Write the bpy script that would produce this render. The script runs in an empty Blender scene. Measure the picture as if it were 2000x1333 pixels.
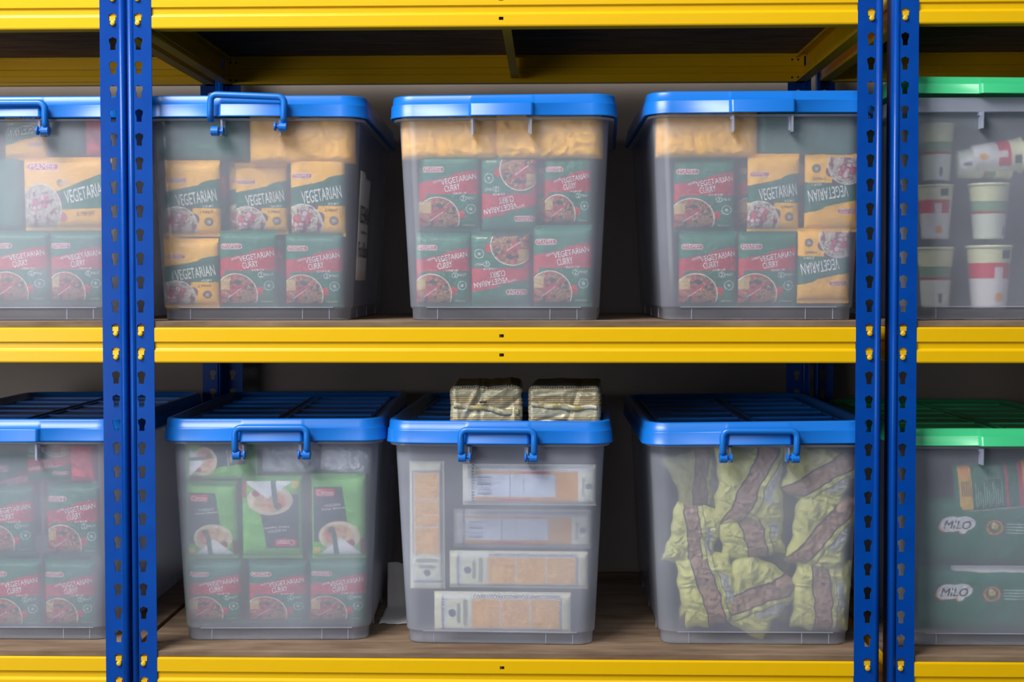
import bpy, math, random
import numpy as np
from mathutils import Vector, Matrix, noise as mnoise
from mathutils.geometry import tessellate_polygon

random.seed(7); np.random.seed(7)
scene = bpy.context.scene
C = scene.collection
PI = math.pi
ZO = 1200.0          # height of the middle shelf's beam hooks above the floor (mm)

# ------------------------------------------------------------------ camera
CAM = dict(yaw=-0.02718, pitch=-0.02909, roll=-0.00119, x=631.608, z=73.883, d=2111.063, sx=1.977, sy=-36.464, f=2600.0)
def cam_axes():
    cy, sy = math.cos(CAM['yaw']), math.sin(CAM['yaw']); cp, sp = math.cos(CAM['pitch']), math.sin(CAM['pitch'])
    cr, sr = math.cos(CAM['roll']), math.sin(CAM['roll'])
    fw = Vector((sy*cp, cy*cp, sp)); ri = Vector((cy, -sy, 0)); up = ri.cross(fw)
    return ri*cr+up*sr, -ri*sr+up*cr, fw
CR, CU, CF = cam_axes()
CO = Vector((CAM['x'], -CAM['d'], CAM['z']))
def at(px, py, Y):
    """point (mm) seen at pixel (px,py) at depth Y behind the rack's front plane"""
    d = CF + CR*((px-1000-CAM['sx'])/CAM['f']) - CU*((py-666.5-CAM['sy'])/CAM['f'])
    return CO + d*((Y+CAM['d'])/d.y)
cd = bpy.data.cameras.new('camera'); cam = bpy.data.objects.new('camera', cd); C.objects.link(cam)
cd.sensor_width = 36; cd.lens = CAM['f']/2000*36
cd.shift_x = -CAM['sx']/2000; cd.shift_y = CAM['sy']/2000
cd.clip_start = .05; cd.clip_end = 50
cam.matrix_world = Matrix((( CR.x, CU.x, -CF.x, CO.x/1000), (CR.y, CU.y, -CF.y, CO.y/1000), (CR.z, CU.z, -CF.z, (CO.z+ZO)/1000), (0, 0, 0, 1)))
scene.camera = cam

# ------------------------------------------------------------------ world, light, exposure
w = bpy.data.worlds.new('world'); scene.world = w; w.use_nodes = True
w.node_tree.nodes['Background'].inputs[0].default_value = (.62, .72, .9, 1)
w.node_tree.nodes['Background'].inputs[1].default_value = 0.15
def area(name, loc, target, sx, sy, power, col):
    l = bpy.data.lights.new(name, 'AREA'); l.shape = 'RECTANGLE'; l.size = sx; l.size_y = sy; l.energy = power; l.color = col
    o = bpy.data.objects.new(name, l); C.objects.link(o); o.location = loc
    o.rotation_euler = (Vector(target)-Vector(loc)).to_track_quat('-Z', 'Y').to_euler(); return o
area('skylight_left', (-1.4, -2.0, 4.2), (.4, 0, 1.15), 2.4, 1.2, 270, (1, .985, .96))
area('fill_left_low', (-2.6, -3.6, 1.15), (.4, 0, 1.2), 2.4, 1.8, 70, (.97, .985, 1))  # added fill, low on the left, lights the fronts more than lid tops
area('fill_front_high', (.2, -4.2, 3.8), (.6, 0, 1.1), 3.0, 1.6, 35, (.97, .985, 1))  # weak fill added in front, near the middle of the racks
scene.view_settings.view_transform = 'Standard'; scene.view_settings.look = 'None'
scene.view_settings.gamma = 1; scene.view_settings.use_curve_mapping = False
scene.view_settings.exposure = -0.1

# ------------------------------------------------------------------ helpers
def lin(c):
    c = np.asarray(c, float)/255.0
    return np.where(c <= .04045, c/12.92, ((c+.055)/1.055)**2.4)
def L(*c): return tuple(lin(c))+(1.0,)

def mat(name, col=None, rough=.5, metal=0, attr=None, bump=None, coat=0, spec=.5, mottle=None):
    m = bpy.data.materials.new(name); m.use_nodes = True; nt = m.node_tree; b = nt.nodes['Principled BSDF']
    b.inputs['Roughness'].default_value = rough; b.inputs['Metallic'].default_value = metal
    b.inputs['Coat Weight'].default_value = coat; b.inputs['Coat Roughness'].default_value = .15
    b.inputs['Specular IOR Level'].default_value = spec
    if col is not None: b.inputs['Base Color'].default_value = L(*col)
    if attr:
        a = nt.nodes.new('ShaderNodeAttribute'); a.attribute_name = 'Col'; nt.links.new(a.outputs['Color'], b.inputs['Base Color'])
    if mottle:      # (scale, colour 2, low, high)
        tc = nt.nodes.new('ShaderNodeTexCoord'); n = nt.nodes.new('ShaderNodeTexNoise'); n.inputs['Scale'].default_value = mottle[0]; n.inputs['Detail'].default_value = 6
        mp = nt.nodes.new('ShaderNodeMapping'); mp.inputs['Scale'].default_value = mottle[4] if len(mottle) > 4 else (1, 1, 1)
        nt.links.new(tc.outputs['Object'], mp.inputs['Vector']); nt.links.new(mp.outputs[0], n.inputs['Vector'])
        r = nt.nodes.new('ShaderNodeValToRGB'); r.color_ramp.elements[0].position = mottle[2]; r.color_ramp.elements[1].position = mottle[3]
        r.color_ramp.elements[0].color = L(*col); r.color_ramp.elements[1].color = L(*mottle[1])
        nt.links.new(n.outputs['Fac'], r.inputs[0]); nt.links.new(r.outputs[0], b.inputs['Base Color'])
    if bump:        # (scale, strength, distance)
        tc = nt.nodes.new('ShaderNodeTexCoord'); n = nt.nodes.new('ShaderNodeTexNoise'); n.inputs['Scale'].default_value = bump[0]; n.inputs['Detail'].default_value = 4
        bp = nt.nodes.new('ShaderNodeBump'); bp.inputs['Strength'].default_value = bump[1]; bp.inputs['Distance'].default_value = bump[2]
        nt.links.new(tc.outputs['Object'], n.inputs['Vector']); nt.links.new(n.outputs['Fac'], bp.inputs['Height']); nt.links.new(bp.outputs[0], b.inputs['Normal'])
    return m

def frosted(name, tint, veil, rough_share=.55, rough=.4, ior=1.12):
    """milky polypropylene sheet: part scattering veil, part clear, part rough pass-through that blurs what stands off the wall"""
    m = bpy.data.materials.new(name); m.use_nodes = True; nt = m.node_tree; N = nt.nodes; N.remove(N['Principled BSDF'])
    out = N['Material Output']
    tr = N.new('ShaderNodeBsdfTransparent'); tr.inputs[0].default_value = L(*tint)
    rf = N.new('ShaderNodeBsdfRefraction'); rf.inputs['Color'].default_value = L(*tint); rf.inputs['Roughness'].default_value = rough; rf.inputs['IOR'].default_value = ior
    df = N.new('ShaderNodeBsdfDiffuse'); df.inputs[0].default_value = L(220, 226, 244)
    tl = N.new('ShaderNodeBsdfTranslucent'); tl.inputs[0].default_value = L(220, 226, 244)
    gl = N.new('ShaderNodeBsdfGlossy'); gl.inputs['Roughness'].default_value = .22
    m1 = N.new('ShaderNodeMixShader'); m1.inputs[0].default_value = rough_share; nt.links.new(tr.outputs[0], m1.inputs[1]); nt.links.new(rf.outputs[0], m1.inputs[2])
    m2 = N.new('ShaderNodeMixShader'); m2.inputs[0].default_value = .25; nt.links.new(df.outputs[0], m2.inputs[1]); nt.links.new(tl.outputs[0], m2.inputs[2])
    m3 = N.new('ShaderNodeMixShader'); nt.links.new(m1.outputs[0], m3.inputs[1]); nt.links.new(m2.outputs[0], m3.inputs[2])
    tc = N.new('ShaderNodeTexCoord'); no = N.new('ShaderNodeTexNoise'); no.inputs['Scale'].default_value = 7; no.inputs['Detail'].default_value = 3
    mr = N.new('ShaderNodeMapRange'); mr.inputs['From Min'].default_value = .3; mr.inputs['From Max'].default_value = .7; mr.inputs['To Min'].default_value = veil*.85; mr.inputs['To Max'].default_value = veil*1.2
    nt.links.new(tc.outputs['Object'], no.inputs['Vector']); nt.links.new(no.outputs['Fac'], mr.inputs['Value']); nt.links.new(mr.outputs[0], m3.inputs[0])
    lw = N.new('ShaderNodeFresnel'); geo = N.new('ShaderNodeNewGeometry')     # a thin sheet behaves the same from both sides
    for node, i0 in ((lw, 1.4), (rf, ior)):
        q = N.new('ShaderNodeMapRange'); q.inputs['To Min'].default_value = i0; q.inputs['To Max'].default_value = 1/i0
        nt.links.new(geo.outputs['Backfacing'], q.inputs['Value']); nt.links.new(q.outputs[0], node.inputs['IOR'])
    m4 = N.new('ShaderNodeMixShader'); nt.links.new(lw.outputs[0], m4.inputs[0]); nt.links.new(m3.outputs[0], m4.inputs[1]); nt.links.new(gl.outputs[0], m4.inputs[2])
    nt.links.new(m4.outputs[0], out.inputs['Surface'])
    return m

M = {}
M['yellow'] = mat('yellow_paint', (232, 184, 0), .36, coat=.15, spec=.3, bump=(30, .04, .01))
M['blue'] = mat('blue_paint', (0, 62, 150), .36, spec=.12, coat=.22, bump=(40, .05, .01), mottle=(14, (0, 72, 162), .35, .8))
M['lid_blue'] = mat('blue_plastic', (20, 112, 206), .32)
M['lid_green'] = mat('green_plastic', (60, 186, 124), .3)
M['tub'] = frosted('frosted_plastic', (250, 251, 252), .31, .58, .40, 1.13)
M['tub_hazy'] = frosted('hazier_frosted_plastic', (250, 251, 252), .40, .60, .41, 1.14)
M['tub_thick'] = frosted('thick_frosted_plastic', (232, 236, 244), .42, .8)
M['board'] = mat('chipboard', (98, 76, 58), .85, mottle=(9, (140, 118, 96), .3, .75, (1, 5, 5)), bump=(60, .3, .002))
M['wall'] = mat('concrete_wall', (146, 137, 130), .9, mottle=(3, (128, 120, 114), .35, .7), bump=(50, .2, .003))
M['floor'] = mat('concrete_floor', (70, 68, 66), .7, mottle=(2, (58, 56, 54), .3, .7))
M['print'] = mat('printed_film', rough=.5, attr=True, bump=(55, .06, .002))
M['cup'] = mat('printed_cup', rough=.45, attr=True)
M['foil'] = mat('metallised_film', rough=.4, metal=.3, attr=True)
M['white_ink'] = mat('white_ink', (236, 232, 230), .5)
M['dark_ink'] = mat('dark_ink', (34, 30, 34), .5)
M['red_ink'] = mat('red_ink', (190, 30, 52), .5)
M['paper'] = mat('white_paper', (206, 200, 196), .85, bump=(35, .2, .003))
M['zinc'] = mat('rivet_metal', (236, 190, 40), .3, .2)

def mesh(name, verts, faces, material, smooth=False, cols=None, smooth_faces=None):
    me = bpy.data.meshes.new(name)
    v = np.asarray(verts, float)*.001
    me.from_pydata([tuple(p) for p in v], [], [tuple(f) for f in faces])
    if smooth: me.polygons.foreach_set('use_smooth', [True]*len(me.polygons))
    if smooth_faces is not None:
        me.polygons.foreach_set('use_smooth', smooth_faces)
    if cols is not None:
        a = me.color_attributes.new('Col', 'FLOAT_COLOR', 'POINT')
        c = np.ones((len(v), 4)); c[:, :3] = cols; a.data.foreach_set('color', c.ravel())
    me.materials.append(M[material]); me.update()
    return me
def fixn(me):
    import bmesh
    bm = bmesh.new(); bm.from_mesh(me); bmesh.ops.recalc_face_normals(bm, faces=bm.faces); bm.to_mesh(me); bm.free(); return me
def obj(name, me, parent=None, loc=None, rot=None):
    o = bpy.data.objects.new(name, me); C.objects.link(o)
    if parent: o.parent = parent
    if loc is not None: o.location = Vector(loc)*.001
    if rot is not None: o.rotation_euler = rot
    return o
def thing(name, label, cat, loc, rot=(0, 0, 0), group=None, data=None):
    o = bpy.data.objects.new(name, data); C.objects.link(o)
    o.location = (loc[0]*.001, loc[1]*.001, (loc[2]+ZO)*.001); o.rotation_euler = rot
    o['label'] = label; o['category'] = cat
    if group: o['group'] = group
    return o
def join(parts):
    """[(verts, faces)] -> one"""
    V, F = [], []
    for v, f in parts:
        b = len(V); V += [tuple(p) for p in v]; F += [tuple(i+b for i in q) for q in f]
    return V, F
def box(x0, x1, y0, y1, z0, z1):
    v = [(x0, y0, z0), (x1, y0, z0), (x1, y1, z0), (x0, y1, z0), (x0, y0, z1), (x1, y0, z1), (x1, y1, z1), (x0, y1, z1)]
    return v, [(0, 3, 2, 1), (4, 5, 6, 7), (0, 1, 5, 4), (1, 2, 6, 5), (2, 3, 7, 6), (3, 0, 4, 7)]
def bevel(o, wdt=.8, seg=2):
    md = o.modifiers.new('bevel', 'BEVEL'); md.width = wdt*.001; md.segments = seg; md.limit_method = 'ANGLE'; md.angle_limit = math.radians(40)
def loops(ls, cap0=True, cap1=True):
    n = len(ls[0]); V = [p for l in ls for p in l]; F = []
    for k in range(len(ls)-1):
        for i in range(n):
            j = (i+1) % n; F.append((k*n+i, k*n+j, (k+1)*n+j, (k+1)*n+i))
    if cap0: F.append(tuple(range(n-1, -1, -1)))
    if cap1: F.append(tuple((len(ls)-1)*n+i for i in range(n)))
    return V, F
def tube(pts, r, n=10):
    ls = []
    P = [Vector(p) for p in pts]
    ref = Vector((0, 1, 0))
    for i, p in enumerate(P):
        t = ((P[min(i+1, len(P)-1)]-P[i]).normalized()+(P[i]-P[max(i-1, 0)]).normalized()).normalized() if 0 < i < len(P)-1 else (P[min(i+1, len(P)-1)]-P[max(i-1, 0)]).normalized()
        a = ref-t*ref.dot(t); a.normalize(); b = t.cross(a)
        ls.append([tuple(p+a*(r*math.cos(2*PI*k/n))+b*(r*math.sin(2*PI*k/n))) for k in range(n)])
    return loops(ls)
def lathe_y(prof, n=16, cx=0, cz=0):
    return loops([[(cx+r*math.cos(2*PI*k/n), y, cz+r*math.sin(2*PI*k/n)) for k in range(n)] for r, y in prof])

# ------------------------------------------------------------------ room
def structure(name, me, loc):
    o = obj(name, me); o.location = (loc[0]*.001, loc[1]*.001, (loc[2]+ZO)*.001); o['kind'] = 'structure'; return o
structure('floor', mesh('floor', *box(-5000, 6500, -7000, 760, -60, 0), 'floor'), (0, 0, -ZO))
structure('wall_back', mesh('wall_back', *box(-5000, 6500, 680, 760, 0, 3200), 'wall'), (0, 0, -ZO))

# ------------------------------------------------------------------ racks
PITCH = 38.0; DEPTH = 614.0
KEY = [(-1.6, 10.6), (1.6, 10.6), (3, 9), (5.9, 8.6), (6.4, 4), (4.1, -2), (4.1, -9.6), (-4.1, -9.6), (-4.1, -2), (-6.4, 4), (-5.9, 8.6), (-3, 9)]
def post_mesh():
    """angle post, inner edge at x=0, running to x=40, front face y=0, flange going back"""
    V, F, S = [], [], []
    outer = [Vector((0, -19, 0)), Vector((29, -19, 0)), Vector((29, 19, 0)), Vector((0, 19, 0))]
    hole = [Vector((21+x, z, 0)) for x, z in KEY]
    tris = tessellate_polygon([outer, hole]); pts = outer+hole
    for k in range(-31, 25):
        b = len(V)
        V += [(p.x, 0, k*PITCH+p.y) for p in pts]
        for t in tris:
            a, bb, c = [pts[i] for i in t]
            nrm = (bb-a).cross(c-a).z
            t = tuple(t) if nrm > 0 else tuple(reversed(t))
            F.append(tuple(i+b for i in t)); S.append(False)
    prof = [(29, 0), (30.5, -.9), (32, -2.1), (34, -2.6), (36.5, -2.2), (38.6, -.6), (39.7, 2), (40, 5), (40, 38)]
    b = len(V)
    for x, y in prof: V += [(x, y, -32*PITCH+19), (x, y, 24*PITCH+19)]
    for i in range(len(prof)-1):
        F.append((b+2*i, b+2*i+2, b+2*i+3, b+2*i+1)); S.append(True)
    return mesh('post', V, F, 'blue', smooth_faces=S)
POST = post_mesh()
POSTM = POST.copy()       # mirrored about x (posts on the other end)
co = np.zeros(len(POSTM.vertices)*3); POSTM.vertices.foreach_get('co', co); co[0::3] *= -1; POSTM.vertices.foreach_set('co', co); POSTM.flip_normals()
FOOT = mesh('foot', *box(-2, 43, -4, 42, 0, 6), 'lid_blue')
BEAMP = [(22, -6), (22, -1), (20, 0), (2.5, 0), (.6, -1), (0, -3), (0, -11), (0, -16), (0, -22.6), (.8, -23.6), (2.6, -24), (3, -25), (3.2, -33.5), (2.4, -35.2), (.6, -36.6), (0, -38.2), (0, -41.5), (0, -46.5), (0, -54), (.8, -56), (2.6, -57), (24, -57), (24, -53)]
def beam_mesh(length, slots=(), holes=True):
    xs = [0.0]
    for s in slots: xs += [s-3.6, s+3.6]
    xs.append(length)
    n = len(BEAMP); V = [(x, y, z) for x in xs for y, z in BEAMP]; F, S = [], []
    for k in range(len(xs)-1):
        for i in range(n-1):
            if k % 2 == 1 and i in (6, 16): continue
            F.append((k*n+i, k*n+i+1, (k+1)*n+i+1, (k+1)*n+i)); S.append(False)
    return mesh('beam', V, F, 'yellow', smooth_faces=S)
def solid(o, t):
    md = o.modifiers.new('thickness', 'SOLIDIFY'); md.thickness = t*.001; md.offset = -1; return o

def hook_mesh():
    parts = [box(-16, 8.5, 3.2, 5.2, -56, 11)]
    for z in (0, -38):
        parts.append(box(-4.6, 4.8, -.6, 4, z-1.5, z+5.5))
        parts.append(lathe_y([(4.2, 4), (4.2, -2.2), (3.4, -3.4), (1.6, -4)], 14, -.6, z-5.4))
    v, f = join(parts); return mesh('hook', v, f, 'zinc')
HOOK = hook_mesh()
LV = [-14*PITCH, 0.0, 14*PITCH]
def rack(x0, x1, label, slot):
    root = thing('shelving_rack', label, 'shelving rack', (0, 0, -ZO), group=None)
    Wd = x1-x0
    bm_ = beam_mesh(Wd, [slot-x0]); rb = beam_mesh(Wd+64, [])
    sb = beam_mesh(DEPTH-10, [])
    for lv in LV:
        z = ZO+lv+4.5
        o = solid(obj('beam', bm_, root, (x0, .4, z)), 1.6)
        o.name = 'front_beam'
        for s, x in ((1, x0-21), (-1, x1+21)):
            h = obj('hook', HOOK, o, (x-x0, -.4, -4.5)); h.scale.x = s
        o = solid(obj('rear_beam', rb, root, (x1+32, DEPTH-3, z), (0, 0, PI)), 1.6)
        v, f = join([lathe_y([(2.2, -1.8), (2.2, .2)], 10, dx, dz) for dx in (12, 24) for dz in (-10, -46)]+[lathe_y([(2.2, -1.8), (2.2, .2)], 10, 18, -28)])
        for s in (0, 1):
            q = obj('bolt', mesh('bolt', v, f, 'dark_ink'), o, (0 if s == 0 else Wd+64-36, 2.0, 0))
        o = solid(obj('side_beam', sb, root, (x0-37, DEPTH-5, z), (0, 0, -PI/2)), 1.6)     # left end, face outward
        o = solid(obj('side_beam', sb, root, (x1+37, 5, z), (0, 0, PI/2)), 1.6)
        v, f = join([box(-1, 1, 26, DEPTH-26, -48, -2), box(1, 14, 26, DEPTH-26, -48, -46.5)])
        obj('centre_brace', mesh('centre_brace', v, f, 'yellow'), root, (slot, 0, z))
        o = obj('shelf_board', mesh('shelf_board', *box(x0-37, x1+37, 2.5, DEPTH-2, 0, 9.5), 'board'), root, (0, 0, z+.2)); bevel(o, .6, 1)
    for yy, rear in ((0, 0), (DEPTH, 1)):
        for side in (0, 1):
            me = POSTM if side == 0 else POST
            o = obj('post', me, root, (x0 if side == 0 else x1, yy, ZO))
            if rear: o.scale.y = -1
            solid(o, 1.8)
            f = obj('foot', FOOT, o, (0 if side else -41, 0 if not rear else 0, -ZO))
    return root
RACK_GAP_L, RACK_GAP_R = 3.0, 15.0
XL = -80-RACK_GAP_L; XR = 1115+80+RACK_GAP_R
rack(XL-1115, XL, 'blue and yellow boltless shelving rack cut off by the left edge of the photo', XL-1115+556)
rack(0, 1115, 'blue and yellow boltless shelving rack in the middle, holding six blue-lidded boxes', 556)
rack(XR, XR+1115, 'blue and yellow boltless shelving rack at the right edge, holding green-lidded boxes', XR+556)

# ------------------------------------------------------------------ boxes
NC = 7
def rr(w_, d_, r, z, tab=0, tw=101):
    """rounded rectangle loop with a bump in the middle of the front edge"""
    x, y = w_/2, d_/2; P = []
    t = tw/2
    for a in (-t-3, -t-1.5, -t+1, -t+4): P.append((a, -y-(0 if a < -t-2 else tab*.25 if a < -t else tab*.9 if a < -t+2 else tab), z))
    for a in (t-4, t-1, t+1.5, t+3): P.append((a, -y-(0 if a > t+2 else tab*.25 if a > t else tab*.9 if a > t-2 else tab), z))
    for cx, cy, a0 in ((x-r, -y+r, -PI/2), (x-r, y-r, 0), (-x+r, y-r, PI/2), (-x+r, -y+r, PI)):
        for k in range(NC+1):
            a = a0+PI/2*k/NC; P.append((cx+r*math.cos(a), cy+r*math.sin(a), z))
    return P
BW, BD = 305.0, 500.0       # base
TWd, TDp = 343.0, 538.0     # tub at the rim
LWd, LDp = 371.0, 566.0     # lid
H = 367.0
def tub_mesh(m_='tub'):
    ls = [rr(BW-10, BD-10, 22, 3), rr(BW-4, BD-4, 24, 0), rr(BW, BD, 26, 2), rr(BW+1.5, BD+1.5, 26, 18.5), rr(BW+6.5, BD+6.5, 28, 21), rr(BW+7.5, BD+7.5, 28, 23)]
    for k in range(1, 5):
        t = k/4; ls.append(rr(BW+7.5+(TWd-BW-7.5)*t, BD+7.5+(TDp-BD-7.5)*t, 28+4*t, 23+(327-23)*t))
    V, F = loops(ls, True, False)
    me = mesh('tub', V, F, m_, smooth=True)
    return me
def rim_mesh(zl, zt=330):
    ls = [rr(TWd, TDp, 32, zl), rr(TWd+15, TDp+15, 36, zl), rr(TWd+17, TDp+17, 37, zl+1), rr(TWd+17, TDp+17, 37, zt), rr(TWd-3, TDp-3, 31, zt+1), rr(TWd-3, TDp-3, 31, zl+2)]
    V, F = loops(ls, False, False); return mesh('rim', V, F, 'tub_thick', smooth=False)
def lid_mesh(m_):
    ls = [rr(LWd-16, LDp-16, 34, 3, 8), rr(LWd-4, LDp-4, 39, 0, 9), rr(LWd, LDp, 41, 0, 9), rr(LWd+.6, LDp+.6, 41, 2, 9), rr(LWd-1, LDp-1, 41, 3, 9), rr(LWd-3, LDp-3, 40, 20, 9), rr(LWd-4.4, LDp-4.4, 40, 21.6, 8.4), rr(LWd-6.5, LDp-6.5, 39, 22, 1.5),
          rr(LWd-8.5, LDp-8.5, 39, 33.5, .6), rr(LWd-11, LDp-11, 38, 35.6, .2), rr(LWd-16, LDp-16, 36, 36.2), rr(LWd-26, LDp-26, 32, 36), rr(LWd-31, LDp-31, 30, 34), rr(LWd-38, LDp-38, 28, 26)]
    V, F = loops(ls, False, True)
    S = [True]*len(F)
    me = mesh('lid', V, F, m_, smooth=True)
    return me
def lid_ribs(m_):
    parts = []
    iw, idp = LWd-38, LDp-38
    for s in (-1, 1):
        xa, xb = sorted((s*12, s*(iw/2-18)))
        for k in range(6):
            y = -idp/2+44+k*(idp-88)/5
            parts.append(box(xa, xb, y-2, y+2, 25.8, 29.6))
        parts.append(box(s*9-2, s*9+2, -idp/2+14, idp/2-14, 25.8, 28.6))
        parts.append(box(s*(iw/2-14)-1.6, s*(iw/2-14)+1.6, -idp/2+14, idp/2-14, 25.8, 28.4))
    return [mesh('lid_rib', *p, m_) for p in parts]
TUB = tub_mesh(); TUBH = tub_mesh('tub_hazy'); RIM = rim_mesh(326); RIMD = rim_mesh(327, 350)
LID = {c: lid_mesh(c) for c in ('lid_blue', 'lid_green')}
RIBS = {c: lid_ribs(c) for c in ('lid_blue', 'lid_green')}
YB = -TDp/2-8.5             # front plane of the rim
def bracket_mesh():
    parts = [box(-1.6, 1.6, YB-9, YB+8, 301, 327), box(2.2, 4.4, YB-3, YB+7, 304, 327), box(-3.6, 5, YB-1, YB+8, 322, 327)]
    v, f = join(parts); return mesh('bracket', v, f, 'tub_thick')
BRK = bracket_mesh()
def bail_mesh():
    hx = 56; pts = [(-hx-3, YB-9, 312)]
    pts += [(-hx-3, YB-14, 322), (-hx-3, YB-15.5, 338)]
    for k in range(6):
        a = PI-PI/2*k/5; pts.append((-hx+7+10*math.cos(a), YB-15.5, 344+10*math.sin(a)))
    for k in range(6):
        a = PI/2-PI/2*k/5; pts.append((hx-7+10*math.cos(a), YB-15.5, 344+10*math.sin(a)))
    pts += [(hx+3, YB-15.5, 338), (hx+3, YB-14, 322), (hx+3, YB-9, 312)]
    me = mesh('handle', *tube(pts, 5.5, 12), 'lid_blue', smooth=True); return me
BAIL = bail_mesh()
def hinge_mesh():
    def lx(prof, n=14): return loops([[(x, YB-9+r*math.cos(2*PI*k/n), 310+r*math.sin(2*PI*k/n)) for k in range(n)] for x, r in prof])
    v, f = join([lx([(-8, 6.5), (-7, 8), (4, 8), (5, 6.5)]), lx([(9.5, 6), (10, 7.6), (12.5, 7.6), (13, 6)]), lx([(4, 3), (11, 3)])])
    return mesh('hinge', v, f, 'lid_blue')
HINGE = hinge_mesh()
def seam_mesh():
    parts = []
    for x in (-108, 76, 120):
        parts.append(box(x-.7, x+.7, -BD/2-1.2, -BD/2+1, 2, 19))
    for s in (-1, 1):
        for y in (-150, 0, 150): parts.append(box(s*BW/2-1.2, s*BW/2+1.2, y-.7, y+.7, 2, 19))
    parts.append(box(-BW/2+26, BW/2-26, -BD/2-3.9, -BD/2-2.6, 20.6, 22))
    return [mesh('base_rib', *p, 'tub_thick') for p in parts]
SEAM = seam_mesh()

class Bin: pass
BINS = {}
def make_bin(key, cx, level, yf, rot, label, handle=True, colour='lid_blue', lift=0, scale=1.0, tilt=0, loose=False, sw=1.0):
    """cx: world x of the front centre, yf: y of the base front, rot: degrees"""
    a = math.radians(rot)
    zb = LV[level]+14.2
    fc = Vector((cx, yf, zb)); c = fc+Vector((-math.sin(a), math.cos(a), 0))*(BD/2)
    root = thing('storage_box', label, 'storage box', c, (0, 0, a), 'frosted storage boxes on the racks')
    root.scale.z = scale; root.scale.x = sw
    obj('tub', TUBH if key in ('BL', 'farBL', 'BM', 'farTL') else TUB, root); obj('rim', RIMD if lift else RIM, root); [obj('base_rib', q, root) for q in SEAM]
    l = obj('lid', LID[colour], root, (0, 0, 331+lift), (0, math.radians(-tilt), 0)); 
    for q in RIBS[colour]: obj('lid_rib', q, l)
    if colour == 'lid_green': l.scale.z = .76
    for s in (-1, 1):
        b = obj('bracket', BRK, root, (s*47, 0, 0)); b.scale.x = -s
        b['label'] = 'milky clear hinge bracket'
    if handle:
        h = obj('handle', BAIL, root, (-2, -1, -1) if loose else (0, 0, 0), (0, math.radians(2.2), 0) if loose else None)
        if loose: h.location.z += .0115-.310*(1-math.cos(math.radians(2.2))); h.location.x -= .310*math.sin(math.radians(2.2))+.003
        for s in (-1, 1):
            g = obj('hinge', HINGE, root if loose and s < 0 else h, (s*56, 0, -2 if loose and s < 0 else -3 if loose else 0)); g.scale.x = -s
    B = Bin(); B.cx, B.yf, B.zb, B.a, B.root, B.s = cx, yf, zb, a, root, scale
    BINS[key] = B
    return B
def wallY(B, X, Z):
    t = min(max((Z-B.zb)/318.0, 0), 1)
    return B.yf-3.75-t*15.5+math.tan(B.a)*(X-B.cx)
def inbin(B, px, py, gap):
    """world point just inside the front wall of box B seen at the pixel"""
    Y = B.yf
    for _ in range(4):
        P = at(px, py, Y); Y = wallY(B, P.x, P.z)+gap
    return at(px, py, Y)

make_bin('farTL', -238, 1, 60, 0, 'upper-shelf storage box with blue lid and handle, cut by the left edge', True, scale=.992)
make_bin('TL', 151, 1, 62, 1.5, 'upper-shelf blue-lidded box with handle and a paper label on its side', True, loose=True, scale=.992)
make_bin('TM', 557, 1, 60, -2.5, 'upper-shelf blue-lidded box without handle, crumpled yellow packs at its top', False, scale=.99)
make_bin('TR', 971, 1, 60, .3, 'upper-shelf blue-lidded box without handle beside the right blue post', False, scale=1.0)
make_bin('farTR', 1366, 1, 64, 0, 'upper-shelf box of noodle cups under a loose green lid', False, 'lid_green', 23, scale=1.015, tilt=-.8)
make_bin('farBL', -252, 0, 66, .6, 'lower-shelf blue-lidded box without handle, cut by the left edge', False, scale=1.01)
make_bin('BL', 179, 0, 72, 2.0, 'lower-shelf blue-lidded box with lime green packs in its middle row', True, scale=1.012, sw=.99)
make_bin('BM', 550, 0, 56, -1.6, 'lower-shelf blue-lidded box of crackers with two foil packs on top', True, scale=1.008)
make_bin('BR', 968, 0, 62, .3, 'lower-shelf blue-lidded box of yellow-green and brown pouches', True, scale=1.005, tilt=.7)
make_bin('farBR', 1370, 0, 62, 0, 'lower-shelf green-lidded box of green drink powder packs', False, 'lid_green', scale=1.0)

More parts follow.
